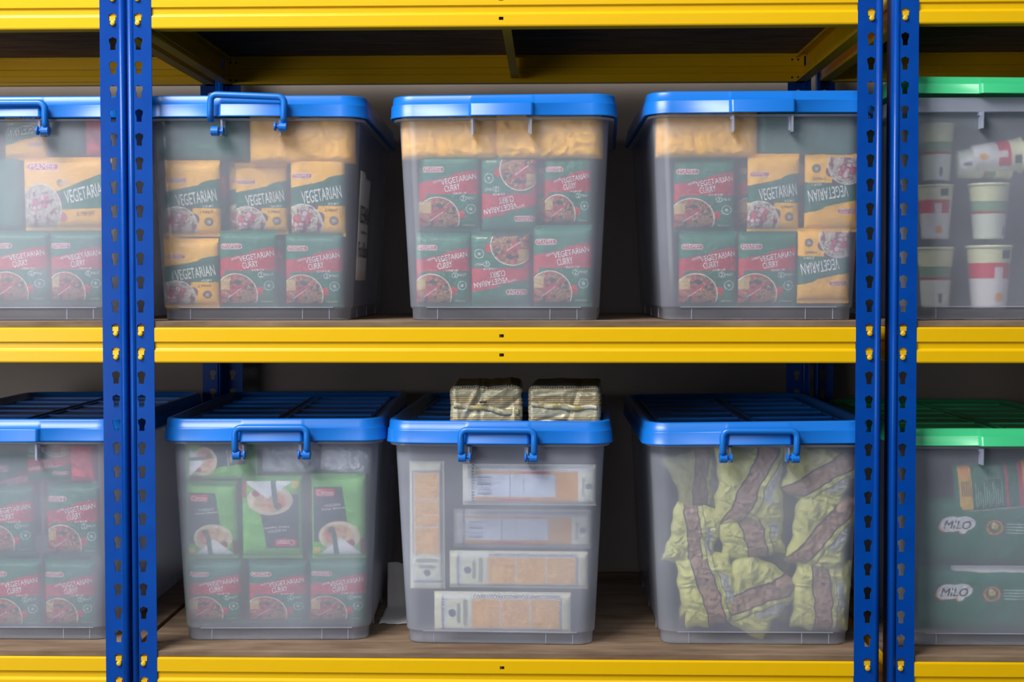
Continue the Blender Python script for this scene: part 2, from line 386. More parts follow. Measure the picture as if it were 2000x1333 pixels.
# ------------------------------------------------------------------ painted print
def vnoise(x, y, seed):
    rng = np.random.RandomState(seed); T = rng.rand(64, 64)
    xi = np.floor(x).astype(int); yi = np.floor(y).astype(int); fx = x-xi; fy = y-yi
    fx = fx*fx*(3-2*fx); fy = fy*fy*(3-2*fy)
    g = lambda a, b: T[a % 64, b % 64]
    return (g(xi, yi)*(1-fx)+g(xi+1, yi)*fx)*(1-fy)+(g(xi, yi+1)*(1-fx)+g(xi+1, yi+1)*fx)*fy
def fbm(x, y, seed, o=3):
    s = 0; a = .5
    for k in range(o): s = s+a*vnoise(x*2**k, y*2**k, seed+k); a *= .5
    return s/(1-.5**o)
class Art:
    def __init__(s, W, Hh, step=.85, base=(0, 0, 0)):
        s.W, s.H = W, Hh; s.nu = int(W/step); s.nv = int(Hh/step)
        u = np.linspace(0, W, s.nu+1); v = np.linspace(0, Hh, s.nv+1)
        s.X, s.Z = np.meshgrid(u, v); s.px = W/s.nu
        s.c = np.ones(s.X.shape+(3,))*lin(base)
    def put(s, d, col):
        """d: signed distance in mm, negative inside"""
        a = np.clip(.5-d/s.px, 0, 1)[..., None]
        s.c = s.c*(1-a)+(lin(col) if not isinstance(col, np.ndarray) else col)*a
    def rect(s, x0, z0, x1, z1, col, r=0, ang=0):
        cx, cz = (x0+x1)/2, (z0+z1)/2; a = math.radians(ang)
        X = (s.X-cx)*math.cos(a)+(s.Z-cz)*math.sin(a); Z = -(s.X-cx)*math.sin(a)+(s.Z-cz)*math.cos(a)
        dx = np.abs(X)-(x1-x0)/2+r; dz = np.abs(Z)-(z1-z0)/2+r
        s.put(np.hypot(np.maximum(dx, 0), np.maximum(dz, 0))+np.minimum(np.maximum(dx, dz), 0)-r, col)
    def disc(s, cx, cz, r, col, rx=1.0): s.put((np.hypot((s.X-cx)/rx, s.Z-cz)-r), col)
    def ring(s, cx, cz, r, t, col, rx=1.0): s.put(np.abs(np.hypot((s.X-cx)/rx, s.Z-cz)-r)-t/2, col)
    def between(s, lo, hi, col, mask=None):
        d = np.maximum(lo-s.Z, s.Z-hi)
        if mask is not None: d = np.maximum(d, mask)
        s.put(d, col)
def noodles(A, cx, cz, r, kind, zmin, xmin=0, xmax=1e9):
    X, Z = A.X, A.Z; rad = np.hypot(X-cx, Z-cz); clip = np.maximum.reduce([rad-r, zmin-Z, xmin-X, X-xmax])
    wv = np.sin((X*.8+22*fbm(X*.12, Z*.12, 5))*1.3+1.5*np.sin(Z*.35))*.8+.5*np.sin((Z*.9+18*fbm(X*.1+9, Z*.13, 6))*1.2)
    if kind == 'curry':
        base = lin((188, 142, 96))*(1-.0)+0*X[..., None]; dk = lin((96, 44, 40)); t = np.clip(.5+wv*.6, 0, 1)[..., None]
        col = base*t+dk*(1-t)
        n = fbm(X*.09+3, Z*.09+1, 11)[..., None]; col = np.where(n > .60, lin((170, 44, 46)), col)
        n = fbm(X*.12+7, Z*.12+4, 21)[..., None]; col = np.where(n > .62, lin((52, 40, 44)), col)
        n = np.abs((X-cx)*.7-(Z-cz)+4)[..., None]; col = np.where((n < 1.1) & ((np.abs(X-cx+2) < 11)[..., None]), lin((214, 176, 186)), col)
        col = np.where((((X < cx-9) & (Z > cz+8) & (Z < cz+26)))[..., None], col*.4+lin((214, 186, 120))*.6, col)
        rimc = (236, 226, 206)
    else:
        base = lin((214, 206, 186))+0*X[..., None]; dk = lin((138, 112, 104)); t = np.clip(.55+wv*.6, 0, 1)[..., None]
        col = base*t+dk*(1-t)
        for k, (dx, dz, rr_) in enumerate(((-9, 4, 7), (4, 12, 6), (8, 0, 5.5), (-3, -4, 5), (12, 9, 5), (-12, -5, 5))):
            q = (np.hypot(X-cx-dx, Z-cz-dz-6) < rr_)[..., None]; q2 = (np.hypot(X-cx-dx, Z-cz-dz-6) < rr_-1.3)[..., None]
            col = np.where(q, lin((122, 62, 86)), col); col = np.where(q2, lin((226, 178, 186) if k % 2 else (206, 70, 84)), col)
        n = fbm(X*.13+7, Z*.13+4, 23)[..., None]; col = np.where(n > .66, lin((120, 40, 70)), col)
        rimc = (232, 222, 214)
    A.put(clip, col)
    A.put(np.maximum.reduce([np.abs(rad-r)-.75, zmin-Z, xmin-X, X-xmax]), rimc)
def logo(A, x, z, w=34, h=9, ang=0):
    A.rect(x, z, x+w, z+h, (236, 214, 214), h/2, ang); A.rect(x+1, z+1, x+w-1, z+h-1, (186, 24, 60), h/2-1, ang)

def art_G():                                   # green noodle packet, red band
    W, Hh = 92, 127; A = Art(W, Hh, base=(16, 106, 82)); X, Z = A.X, A.Z
    g = fbm(X*.05, Z*.05, 3)[..., None]; A.c = A.c*(.8+.4*g)
    top = 80+X*.19+1.2*fbm(X*.4, 0*X, 9)+3.5*np.clip((X-46)/7, 0, 1); bot = 61+0*X+1.0*fbm(X*.3, 0*X, 8)
    A.between(bot, top, (184, 34, 56))
    A.rect(-5, 36, 8, 70, (184, 34, 56))
    A.disc(26, 22, 37, (30, 74, 62))
    A.disc(64, 29, 6, (196, 34, 54)); A.disc(66, 24, 4, (176, 24, 44))
    noodles(A, 26, 22, 34.5, 'curry', 8)
    A.ring(79, 37, 7.2, 1.1, (196, 214, 204)); A.disc(79, 37, 5, (70, 110, 100)); A.disc(79, 37, 2.2, (190, 196, 200))
    A.ring(67, 54.5, 4.6, .9, (206, 222, 214))
    A.rect(66, 9, 84, 12, (150, 176, 150)); 
    logo(A, 3, 97)
    A.put(np.maximum(5.5-Z, Z-5.9), (60, 120, 100)); A.put(np.maximum(121-Z, Z-121.4), (60, 120, 100))
    T = [('MAMEE', 20, 101.5, 6.6, 26, 0, 'w'), ('VEGETARIAN', 60, 85.5, 9.5, 56, 11, 'w'), ('CURRY', 50, 71.5, 10.5, 25, 10, 'w'), ('PERISA', 26, 82, 3.6, 13, 24, 'w'), ('印尼素食面', 62, 62.6, 3.6, 21, 3, 'w'), ('2', 67, 54.5, 6, 4, 0, 'w'), ('MINIT', 79.5, 54.6, 4.4, 13, 0, 'w')]
    return A, T
def art_Y():                                   # yellow packet, green band
    W, Hh = 90, 130; A = Art(W, Hh, base=(248, 186, 40)); X, Z = A.X, A.Z
    A.c = A.c*(.9+.2*fbm(X*.05, Z*.05, 3)[..., None])
    top = 76+X*.19+1.5*fbm(X*.4, 0*X, 9)+4.5*np.clip((X-56)/8, 0, 1); bot = 47+0*X+2.5*fbm(X*.1, 0*X, 8)
    A.between(bot, top, (12, 100, 78))
    A.disc(48, 30, 9, (104, 66, 84)); A.rect(36, 42, 46, 54, (70, 60, 60), 3)
    noodles(A, 20, 18, 33, 'veg', 6)
    A.disc(72, 25, 7.4, (92, 84, 82)); A.disc(72, 25, 5.4, (130, 118, 110)); A.disc(72, 25, 2.4, (190, 176, 160))
    logo(A, 3, 91)
    T = [('MAMEE', 20, 95.5, 6.6, 26, 0, 'w'), ('VEGETARIAN', 52, 66, 20, 66, 9, 'w'), ('印尼素食', 72, 51.5, 4.2, 18, 2, 'w'), ('2 MINIT', 68, 41.5, 4.4, 22, 0, 'd')]
    return A, T
def art_YW():                                  # wide yellow packet
    W, Hh = 168, 120; A = Art(W, Hh, base=(248, 186, 40)); X, Z = A.X, A.Z
    A.c = A.c*(.9+.2*fbm(X*.05, Z*.05, 3)[..., None])
    top = 62+(X-60)*.34; bot = 34+(X-70)*.03
    A.between(bot, top, (12, 112, 78), 62-X)
    A.disc(70, 52, 9, (104, 66, 84)); A.disc(72, 78, 6, (130, 110, 70)); A.disc(76, 22, 8, (200, 74, 96))
    noodles(A, 34, 36, 40, 'veg', 5)
    logo(A, 8, 98, 62, 13)
    T = [('MAMEE', 39, 104.5, 10, 50, 0, 'w'), ('PERISA', 82, 78, 6, 18, 16, 'w'), ('VEGETARIAN', 122, 62, 22, 82, 12, 'w'), ('2 MINIT', 120, 28, 7, 34, 3, 'd')]
    return A, T
def art_plain(W, Hh, col, seed, streak=0):
    A = Art(W, Hh, 1.6, base=col); A.c = A.c*(.82+.36*fbm(A.X*.04, A.Z*.05, seed)[..., None]); return A, []
def art_lime():                                # lime packet with dark panel
    W, Hh = 88, 142; A = Art(W, Hh, base=(108, 186, 66)); X, Z = A.X, A.Z
    A.c = A.c*(.9+.2*fbm(X*.05, Z*.05, 3)[..., None])
    A.put(np.maximum.reduce([4-X, X-(60-(Z-60)*.14), 30-Z, Z-122]), (28, 56, 62))
    A.disc(46, 40, 25, (222, 204, 176), 1.35); A.disc(44, 41, 19, (206, 172, 132), 1.35)
    d = fbm(X*.2, Z*.2, 4); A.put(np.where(d > .55, np.hypot((X-42)/1.3, Z-43)-15, 9.), (216, 104, 84))
    A.disc(34, 50, 6, (60, 84, 60)); A.disc(66, 28, 6, (150, 50, 70))
    A.put(np.maximum.reduce([8-Z, (Z-8)-(X-12)*.8, (Z-8)-(84-X)*.85]), (240, 240, 244))
    A.put(np.maximum.reduce([8-Z, Z-46, np.abs(X-40+(Z-20)*.1)-4]), (52, 100, 92))
    A.rect(4, 8, 14, 20, (230, 200, 80), 3); A.rect(80, 8, 87, 36, (160, 40, 60), 3)
    A.rect(7, 106, 39, 119, (214, 24, 60), 4)
    T = [('Cintan', 23, 112.5, 9, 26, 0, 'w'), ('MI SEGERA', 36, 92, 4.4, 27, 6, 'w'), ('Perisa Sayuran', 37, 86, 5, 38, 6, 'w')]
    return A, T
def art_dark():                                # landscape dark packet
    A, T = art_lime(); return A, T
def art_cracker(flip=False):                   # long cracker packet
    W, Hh = 214, 62; A = Art(W, Hh, base=(226, 222, 196)); X, Z = A.X, A.Z
    A.rect(12, 4, W-14, Hh-4, (206, 208, 214))
    # chequered border
    ch = (np.floor(X/2.2)+np.floor(Z/2.2)) % 2
    A.put(np.where(ch > .5, np.maximum.reduce([np.abs(Z-Hh+6)-2.2, 62-X, X-W+16]), 9.), (52, 62, 96))
    A.put(np.where(ch > .5, np.maximum.reduce([np.abs(Z-6)-2.2, 62-X, X-W+16]), 9.), (52, 62, 96))
    A.put(np.where(ch > .5, np.maximum.reduce([np.abs(X-14)-2.2, 6-Z, Z-Hh+6]), 9.), (52, 62, 96))
    A.put(np.where(ch > .5, np.maximum.reduce([np.abs(X-W+16)-2.2, 6-Z, Z-Hh+6]), 9.), (52, 62, 96))
    A.rect(20, 8, 58, Hh-8, (226, 226, 200)); A.disc(29, 31, 6, (96, 104, 132)); A.rect(36, 16, 42, 46, (150, 154, 150), 3); A.rect(46, 12, 53, 52, (160, 164, 158), 3)
    for k in range(3):
        x0 = 60+k*46; n = fbm(X*.16+k*9, Z*.16, 31+k)[..., None]
        col = lin((246, 200, 122))*(n)+lin((222, 158, 84))*(1-n)
        spots = ((np.hypot((X-x0) % 11-5.5, Z % 11-5.5) < 1.2))[..., None]; col = np.where(spots, lin((184, 120, 62)), col)
        A.put(np.maximum.reduce([x0-X, X-x0-44, 9-Z, Z-Hh+9]), col)
    return A, []
def art_crackerback():                         # back of the packet: barcode panel
    W, Hh = 214, 62; A = Art(W, Hh, base=(220, 218, 206)); X, Z = A.X, A.Z
    A.rect(10, 2, W-6, Hh-2, (196, 198, 204))
    A.rect(20, 7, 150, 14, (214, 150, 70)); A.rect(20, 48, 150, 53, (222, 170, 110)); A.rect(60, 8, 110, 11, (214, 50, 90)); A.rect(96, 49, 140, 52, (206, 60, 90))
    A.rect(22, 14, 148, 48, (214, 222, 240)); A.rect(150, 8, 186, 52, (226, 168, 104)); A.rect(186, 8, 210, 52, (230, 230, 214)); A.disc(203, 30, 5, (140, 144, 156)); A.rect(192, 16, 197, 44, (180, 184, 180), 2)
    for k, h in enumerate((2.4, 1, 1.6, .8, 2.8, 1.4, .9, 2.0)): A.rect(25, 17+k*3.6, 47, 17+k*3.6+h, (110, 120, 150))
    A.put(np.where((np.floor(Z/2.2) % 2) > .5, np.abs(X-17)-2, 9.), (60, 64, 90))
    A.rect(76, 14, 78, 48, (150, 160, 184)); A.rect(98, 16, 100, 48, (170, 178, 196))
    n = fbm(X*.08, Z*.1, 77)[..., None]; A.c = A.c*(.85+.3*n)
    return A, []
def art_crisp(seed, ang, bw):                  # yellow-green pouch, brown back strip
    W, Hh = 120, 150; A = Art(W, Hh, 1.0, base=(204, 202, 118)); X, Z = A.X, A.Z
    A.c = A.c*(.8+.4*fbm(X*.05, Z*.05, seed)[..., None])
    a = math.radians(ang); d = (X-W/2)*math.cos(a)+(Z-Hh/2)*math.sin(a)+6*(fbm(0*X, Z*.03, seed+4)-.5)*2
    A.put(np.abs(d)-bw-2.8, (48, 34, 52)); n = fbm(X*.07, Z*.1, seed+9)[..., None]
    A.put(np.abs(d)-bw, lin((150, 112, 96))*n+lin((172, 140, 120))*(1-n))
    A.put(np.abs(d-bw-13)-.9, (70, 60, 60)); A.put(np.maximum(np.abs(d-bw-22)-8, np.abs(Z-75)-30), (190, 190, 190))
    for k in range(6): A.put(np.maximum.reduce([np.abs(d-bw-17-k*2)-.35, np.abs(Z-75)-22-3*(k % 2)]), (110, 110, 110))
    A.rect(W/2-4, 96, W/2+3, 102, (52, 48, 50), 0, -ang)
    return A, []
def art_milo():
    W, Hh = 220, 112; A = Art(W, Hh, 1.0, base=(20, 110, 84)); X, Z = A.X, A.Z
    A.c = A.c*(.86+.28*fbm(X*.03, Z*.04, 4)[..., None])
    for ox, oz, cl in ((-2, -1.2, (236, 120, 40)), (0, 0, (240, 240, 244))):
        A.disc(44+ox, 70+oz, 13, cl, 1.35); A.disc(64+ox, 72+oz, 12, cl, 1.35); A.disc(36+ox, 65+oz, 9, cl, 1.2); A.disc(62+ox, 60+oz, 6, cl)
    A.disc(110, 66, 13, (226, 120, 50)); A.disc(110, 66, 10, (60, 110, 76)); A.disc(110, 68, 5.5, (214, 190, 90)); A.disc(108, 72, 3, (220, 214, 200))
    for k in range(4): A.rect(128, 57+k*5, 128+36-4*(k % 2), 58.6+k*5, (190, 206, 200))
    A.put(np.maximum(99+5*fbm(X*.05, 0*X, 2)*2-Z, 50-X), (206, 202, 206))
    T = [('MILO', 52, 69, 14, 42, 0, 'db')]
    return A, T
def art_miloback():
    W, Hh = 170, 96; A = Art(W, Hh, 1.0, base=(18, 106, 82)); X, Z = A.X, A.Z
    A.rect(8, 14, 30, 92, (222, 176, 84)); A.rect(10, 76, 28, 92, (226, 150, 84)); 
    for k in range(5): A.rect(12+3.6*k, 38, 14+3.6*k, 66, (120, 96, 60))
    for k in range(13):
        x = 36+k*3.9; A.rect(x, 16+3*(k % 3), x+1.3, 60-7*((k*5) % 4), (160, 190, 176))
    for k in range(8): A.rect(56+k*.1, 66+k*3, 84-3*(k % 2), 67+k*3, (140, 176, 162))
    A.rect(90, 12, 95, 92, (196, 60, 84)); A.rect(114, 12, 122, 92, (196, 44, 74)); A.rect(122, 14, 150, 92, (230, 160, 70))
    A.rect(0, 0, W, 12, (226, 214, 214))
    return A, []

# ------------------------------------------------------------------ lettering
TXT = {}
def text_mesh(s, bold=False):
    if (s, bold) in TXT: return TXT[(s, bold)]
    cu = bpy.data.curves.new('text', 'FONT'); cu.body = s; cu.size = 1; cu.align_x = 'LEFT'; cu.resolution_u = 3
    cu.offset = 0 if 'M' in s else .009
    if bold: cu.shear = .25
    o = bpy.data.objects.new('text', cu); C.objects.link(o)
    dg = bpy.context.evaluated_depsgraph_get(); me = bpy.data.meshes.new_from_object(o.evaluated_get(dg))
    v = np.zeros(len(me.vertices)*3); me.vertices.foreach_get('co', v); v = v.reshape(-1, 3)
    f = [tuple(p.vertices) for p in me.polygons]
    bpy.data.objects.remove(o); bpy.data.curves.remove(cu); bpy.data.meshes.remove(me)
    if len(v) == 0: v = np.zeros((1, 3)); f = []
    mn, mx = v.min(0), v.max(0)
    v = (v-(mn+mx)/2)/np.maximum(mx-mn, 1e-6)
    TXT[(s, bold)] = (v, f); return TXT[(s, bold)]

# ------------------------------------------------------------------ pouches
def pouch_fn(W, Hh, T, seed, wrinkle=1.0, crumple=0.0, seal=6, p=5.0):
    def fn(X, Z):
        u = np.clip(X/W, 0, 1); v = np.clip((Z-seal)/(Hh-2*seal), 0, 1)
        e = (1-np.abs(2*u-1)**p)**.5*(1-np.abs(2*v-1)**(p+1))**.5
        n = fbm(X*.06, Z*.05, seed)-.5
        rdg = 1-np.abs(2*fbm(X*.035+Z*.02, Z*.03, seed+3, 2)-1)*2
        d = T*e+e*(n*2.0*wrinkle)+e*crumple*(rdg*2.2+np.abs(((X*.035+Z*.03+fbm(X*.03, Z*.04, seed+8)*3) % 1)-.5)*3)
        cr = np.where((Z < seal) | (Z > Hh-seal), .35*np.sin(X*2.2), 0)
        side = np.exp(-((np.abs(2*u-1)-1)/.12)**2)*np.sin(Z*.25+seed)*.5*wrinkle*e
        return d+cr*.6+side
    return fn
PV = {}
def pouch(key, art, T=10, seed=1, wrinkle=1.0, crumple=0.0, seal=6, material='print', p=5.0, outline=0.0):
    A, texts = art; W, Hh = A.W, A.H; fn = pouch_fn(W, Hh, T, seed, wrinkle, crumple, seal, p)
    D = fn(A.X, A.Z); n1, n2 = A.X.shape[1], A.X.shape[0]
    wob = lambda t, k: outline*(np.sin(t*.06+seed+k)+.6*np.sin(t*.15+2*seed+k))
    def warp(X, Z):
        return X-W/2+wob(Z, 0)*(2*X/W-1), Z-Hh/2+wob(X, 2)*(2*Z/Hh-1)
    Xw, Zw = warp(A.X, A.Z)
    front = np.stack([Xw, -D-.4, Zw], -1).reshape(-1, 3)
    st = 3; iu = np.unique(np.append(np.arange(0, n1, st), n1-1)); iv = np.unique(np.append(np.arange(0, n2, st), n2-1))
    back = np.stack([Xw, D*.85+.4, Zw], -1)[np.ix_(iv, iu)].reshape(-1, 3)
    def gf(a, b, off, flip):
        I = np.arange(a*b).reshape(b, a)+off; q = np.stack([I[:-1, :-1], I[:-1, 1:], I[1:, 1:], I[1:, :-1]], -1).reshape(-1, 4)
        return q[:, ::-1] if flip else q
    F = gf(n1, n2, 0, False).tolist()+gf(len(iu), len(iv), n1*n2, True).tolist()
    cf = A.c.reshape(-1, 3); cb = A.c[np.ix_(iv, iu)].reshape(-1, 3)*.9
    me = mesh(key, np.vstack([front, back]), F, material, smooth=True, cols=np.vstack([cf, cb]))
    tm = {}
    for s, cx, cz, hh, ww, ang, k in texts:
        v, f = text_mesh(s, 'b' in k); a = math.radians(ang)
        x = v[:, 0]*ww; z = v[:, 1]*hh
        X = cx+x*math.cos(a)-z*math.sin(a); Z = cz+x*math.sin(a)+z*math.cos(a)
        Xq, Zq = warp(X, Z)
        P = np.stack([Xq, -fn(X, Z)-1.0, Zq], -1)
        tm.setdefault(k[0], []).append((P, f))
    kids = []
    for k, parts in tm.items():
        v, f = join(parts); kids.append(('lettering', mesh('lettering', v, f, {'w': 'white_ink', 'd': 'dark_ink', 'r': 'red_ink'}[k])))
    PV[key] = (me, kids, W, Hh, float(D.max())+.6)
pouch('G', art_G(), 10, 1, 1.0, .25); pouch('G2', art_G(), 10, 5, 1.4, .5)
pouch('Y', art_Y(), 10, 2, 1.0, .25); pouch('YW', art_YW(), 12, 4)
pouch('lime', art_lime(), 12, 6, 1.2, .4)
pouch('yfoil', art_plain(170, 82, (250, 186, 34), 12), 16, 12, 1.5, .9, 0, p=9); pouch('yfoil2', art_plain(180, 84, (252, 190, 30), 17), 16, 21, 2.0, 1.5, 0, p=9)
pouch('gplain', art_plain(160, 84, (18, 104, 88), 14), 14, 31, 1.5, .6, 0, p=9)
pouch('rplain', art_plain(60, 84, (206, 34, 66), 15), 12, 33, 1.5, 1.5, 0)
pouch('silver', art_plain(120, 66, (190, 192, 204), 16), 12, 35, 3, 3.5, 0)
pouch('crack', art_cracker(), 9, 8, .8, .2, 4, p=12); pouch('crackback', art_crackerback(), 9, 9, .8, .2, 4, p=12)
for i, (ang, bw) in enumerate(((-24, 15), (18, 15), (-32, 15), (8, 17), (32, 16))): pouch('crisp%d' % i, art_crisp(40+i*3, ang, bw), 14, 50+i, 2, 1.7, 3, outline=3)
pouch('milo', art_milo(), 14, 60, 1.6, .6, 5); pouch('miloback', art_miloback(), 12, 61, 1.4, .5, 4)

def drop(kind, B, x0, y0, x1, y1, label, gap=3.0, ang=0, name='noodle_packet', cat='noodle packet', group=None, squash=True, sy=1.0):
    """put a packet so its upright extent fills the pixel rectangle; ang rotates it in the plane of the box front"""
    B = BINS[B]; me, kids, W, Hh, T = PV[kind]
    g = gap+1
    P = inbin(B, (x0+x1)/2, (y0+y1)/2, g)
    s = CAM['f']/(CAM['d']+P.y)
    wx, hz = (x1-x0)/s, (y1-y0)/s
    if abs(ang) == 90: wx, hz = hz, wx
    o = thing(name, label, cat, P+Vector((0, T*sy, 0)), (0, 0, 0), group, me)
    tiltx = math.atan(15.5/318)
    o.rotation_mode = 'XYZ'
    Rm = Matrix.Rotation(B.a, 4, 'Z') @ Matrix.Rotation(tiltx, 4, 'X') @ Matrix.Rotation(math.radians(ang), 4, 'Y')
    o.rotation_euler = Rm.to_euler()
    o.scale = (wx/W, sy, hz/Hh)
    for n, k in kids: obj(n, k, o)
    return o
NP = 'noodle packets in the frosted boxes'
GL = 'green noodle packet with red band'
YL = 'yellow noodle packet with green band'
uTL, uTM, uTR = 'upper left handled box', 'upper middle box', 'upper right box'
fTL, fBL, lBL = 'upper left-edge box', 'lower left-edge box', 'box of lime packs'
def noodle(kind, B, r, txt, gap=3, ang=0): return drop(kind, B, *r, txt, gap, ang, group=NP)
# upper left handled box
noodle('Y', 'TL', (320, 312, 428, 462), YL+', upper row, leftmost in '+uTL, 9)
noodle('Y', 'TL', (458, 318, 560, 458), YL+', blurred, second row middle in '+uTL, 22)
noodle('Y', 'TL', (566, 300, 672, 462), YL+', upper row, rightmost in '+uTL, 5)
noodle('Y', 'TL', (318, 465, 425, 602), YL+', standing in bottom row of '+uTL, 6)
noodle('G', 'TL', (427, 450, 540, 602), GL+', bottom row middle of '+uTL, 5)
noodle('G', 'TL', (556, 455, 668, 602), GL+', bottom row rightmost of '+uTL, 4)
drop('yfoil', 'TL', 483, 216, 690, 318, 'large plain yellow pack at the top right of '+uTL, 4, name='noodle_multipack', cat='multipack')
drop('gplain', 'TL', 304, 216, 482, 312, 'large plain green pack at the top left of '+uTL, 12, name='noodle_multipack', cat='multipack')
# upper middle box
noodle('G', 'TM', (822, 300, 936, 452), GL+', upper row left in '+uTM, 3)
noodle('G', 'TM', (940, 302, 1048, 458), 'upside-down '+GL+', upper row of '+uTM, 5, 180)
noodle('G2', 'TM', (1064, 302, 1155, 442), 'blurred '+GL+', upper row right in '+uTM, 10)
noodle('G2', 'TM', (812, 454, 918, 600), GL+', bottom row left in '+uTM, 3)
noodle('G', 'TM', (920, 452, 1034, 600), 'upside-down '+GL+', bottom row of '+uTM, 3, 180)
noodle('G', 'TM', (1042, 440, 1156, 600), GL+', bottom row right in '+uTM, 2)
drop('yfoil', 'TM', 782, 208, 972, 310, 'crumpled yellow pack at the top left of '+uTM, 4, name='noodle_multipack', cat='multipack')
drop('yfoil2', 'TM', 966, 206, 1176, 308, 'crumpled bright yellow pack at the top right of '+uTM, 2, name='noodle_multipack', cat='multipack')
# upper right box
noodle('G2', 'TR', (1318, 306, 1436, 452), GL+', upper row left in '+uTR, 12)
noodle('Y', 'TR', (1462, 300, 1562, 452), YL+', upper row middle in '+uTR, 5)
noodle('Y', 'TR', (1574, 300, 1678, 452), 'upside-down '+YL+', upper row of '+uTR, 7, 180)
noodle('G2', 'TR', (1328, 452, 1440, 600), GL+', bottom row left in '+uTR, 8)
noodle('G', 'TR', (1444, 452, 1556, 600), GL+', bottom row middle in '+uTR, 4)
noodle('Y', 'TR', (1560, 446, 1660, 592), 'upside-down '+YL+', bottom row of '+uTR, 4, 180)
drop('yfoil', 'TR', 1284, 204, 1482, 306, 'large plain yellow pack at the top left of '+uTR, 5, name='noodle_multipack', cat='multipack')
drop('gplain', 'TR', 1484, 204, 1676, 304, 'large plain green pack at the top right of '+uTR, 12, name='noodle_multipack', cat='multipack')
# upper far left box
noodle('G', 'farTL', (-22, 450, 92, 596), GL+', bottom row, second from right in '+fTL, 4)
noodle('G', 'farTL', (95, 450, 201, 596), GL+', bottom row, rightmost in '+fTL, 4)
noodle('YW', 'farTL', (42, 306, 216, 450), 'wide yellow noodle packet with green band in '+fTL, 4)
noodle('Y', 'farTL', (4, 196, 88, 312), 'upside-down '+YL+' at the top of '+fTL, 6, 180)
noodle('gplain', 'farTL', (-110, 306, 42, 450), 'plain green side of a pack, middle row of '+fTL, 8)
noodle('rplain', 'farTL', (162, 222, 210, 306), 'small plain red pack, top row of '+fTL, 14)
noodle('gplain', 'farTL', (92, 222, 162, 306), 'small dull green pack, top row of '+fTL, 24)
noodle('G2', 'farTL', (-140, 450, -26, 596), GL+', bottom row, third from right in '+fTL, 4)
# lower far left box
noodle('G', 'farBL', (-46, 948, 64, 1088), GL+', middle row, second from right in '+fBL, 5)
noodle('G2', 'farBL', (88, 944, 192, 1092), GL+', middle row, rightmost in '+fBL, 5)
noodle('G', 'farBL', (-30, 1092, 78, 1232), GL+', bottom row, second from right in '+fBL, 5)
noodle('G2', 'farBL', (84, 1094, 184, 1230), GL+', bottom row, rightmost in '+fBL, 8)
noodle('G', 'farBL', (48, 850, 136, 944), 'upside-down '+GL+', top row of '+fBL, 8, 180)
noodle('rplain', 'farBL', (132, 868, 184, 944), 'crumpled pink-red pack, top row of '+fBL, 6)
def second(B, txt, x0, x1, ys, kinds):
    for j, (a, b) in enumerate(ys):
        for i in range(3):
            wd = (x1-x0)/3
            noodle(kinds[(i+j) % len(kinds)], B, (x0+i*wd+2, a, x0+(i+1)*wd-2, b), 'packet in the second row, behind the front packets of '+txt, 34+4*((i+j) % 2))
second('TL', uTL, 330, 670, ((315, 452), (458, 600)), ('G', 'Y', 'G2'))
second('TM', uTM, 815, 1155, ((305, 448), (456, 600)), ('G', 'G2'))
second('TR', uTR, 1325, 1665, ((305, 448), (456, 600)), ('G2', 'G', 'Y'))
second('farTL', fTL, -130, 180, ((305, 448), (456, 596)), ('G', 'G2'))
second('farBL', fBL, -120, 178, ((880, 1050), (1080, 1230)), ('G2', 'G'))
second('BL', lBL, 366, 712, ((900, 1060), (1076, 1222)), ('G', 'lime'))
# lower left box
for r, t, g in (((366, 1096, 470, 1222), 'left', 8), ((484, 1096, 598, 1222), 'middle', 7), ((604, 1094, 714, 1222), 'right', 5)):
    noodle('G', 'BL', r, GL+', bottom row '+t+' of '+lBL, g)
LP = 'lime packs in the lower left box'
drop('lime', 'BL', 362, 940, 462, 1096, 'lime green pack with dark panel, left in '+lBL, 12, group=LP)
drop('lime', 'BL', 470, 930, 588, 1096, 'upside-down lime green pack with dark panel, middle of '+lBL, 4, 180, group=LP)
drop('lime', 'BL', 606, 926, 712, 1096, 'lime green pack with dark panel, right in '+lBL, 5, group=LP)
drop('lime', 'BL', 358, 862, 500, 938, 'lime green pack lying on its side, top of '+lBL, 5, 90, group=LP)
drop('silver', 'BL', 506, 872, 620, 926, 'crumpled silver back of a pack, top middle of '+lBL, 8, group=LP, name='silver_packet')
drop('silver', 'BL', 622, 874, 718, 926, 'crumpled silver back of a pack, top right of '+lBL, 6, 6, group=LP, name='silver_packet')
# crackers
CK = dict(name='cracker_packet', cat='cracker packet', group='cracker packets in the lower middle box')
drop('crack', 'BM', 800, 900, 868, 1156, 'cracker packet standing on end at the left of its box', 9, -90, **CK)
drop('crackback', 'BM', 902, 908, 1164, 990, 'cracker packet showing its barcode side, topmost of its stack', 3, **CK)
drop('crackback', 'BM', 884, 996, 1152, 1072, 'blurred cracker packet under the one with the barcode', 42, **CK)
drop('crack', 'BM', 876, 1078, 1148, 1152, 'blurred cracker packet, second from bottom of its stack', 14, **CK)
drop('crack', 'BM', 846, 1158, 1116, 1240, 'cracker packet at the bottom of its stack, crackers pictured clearly', 3, **CK)
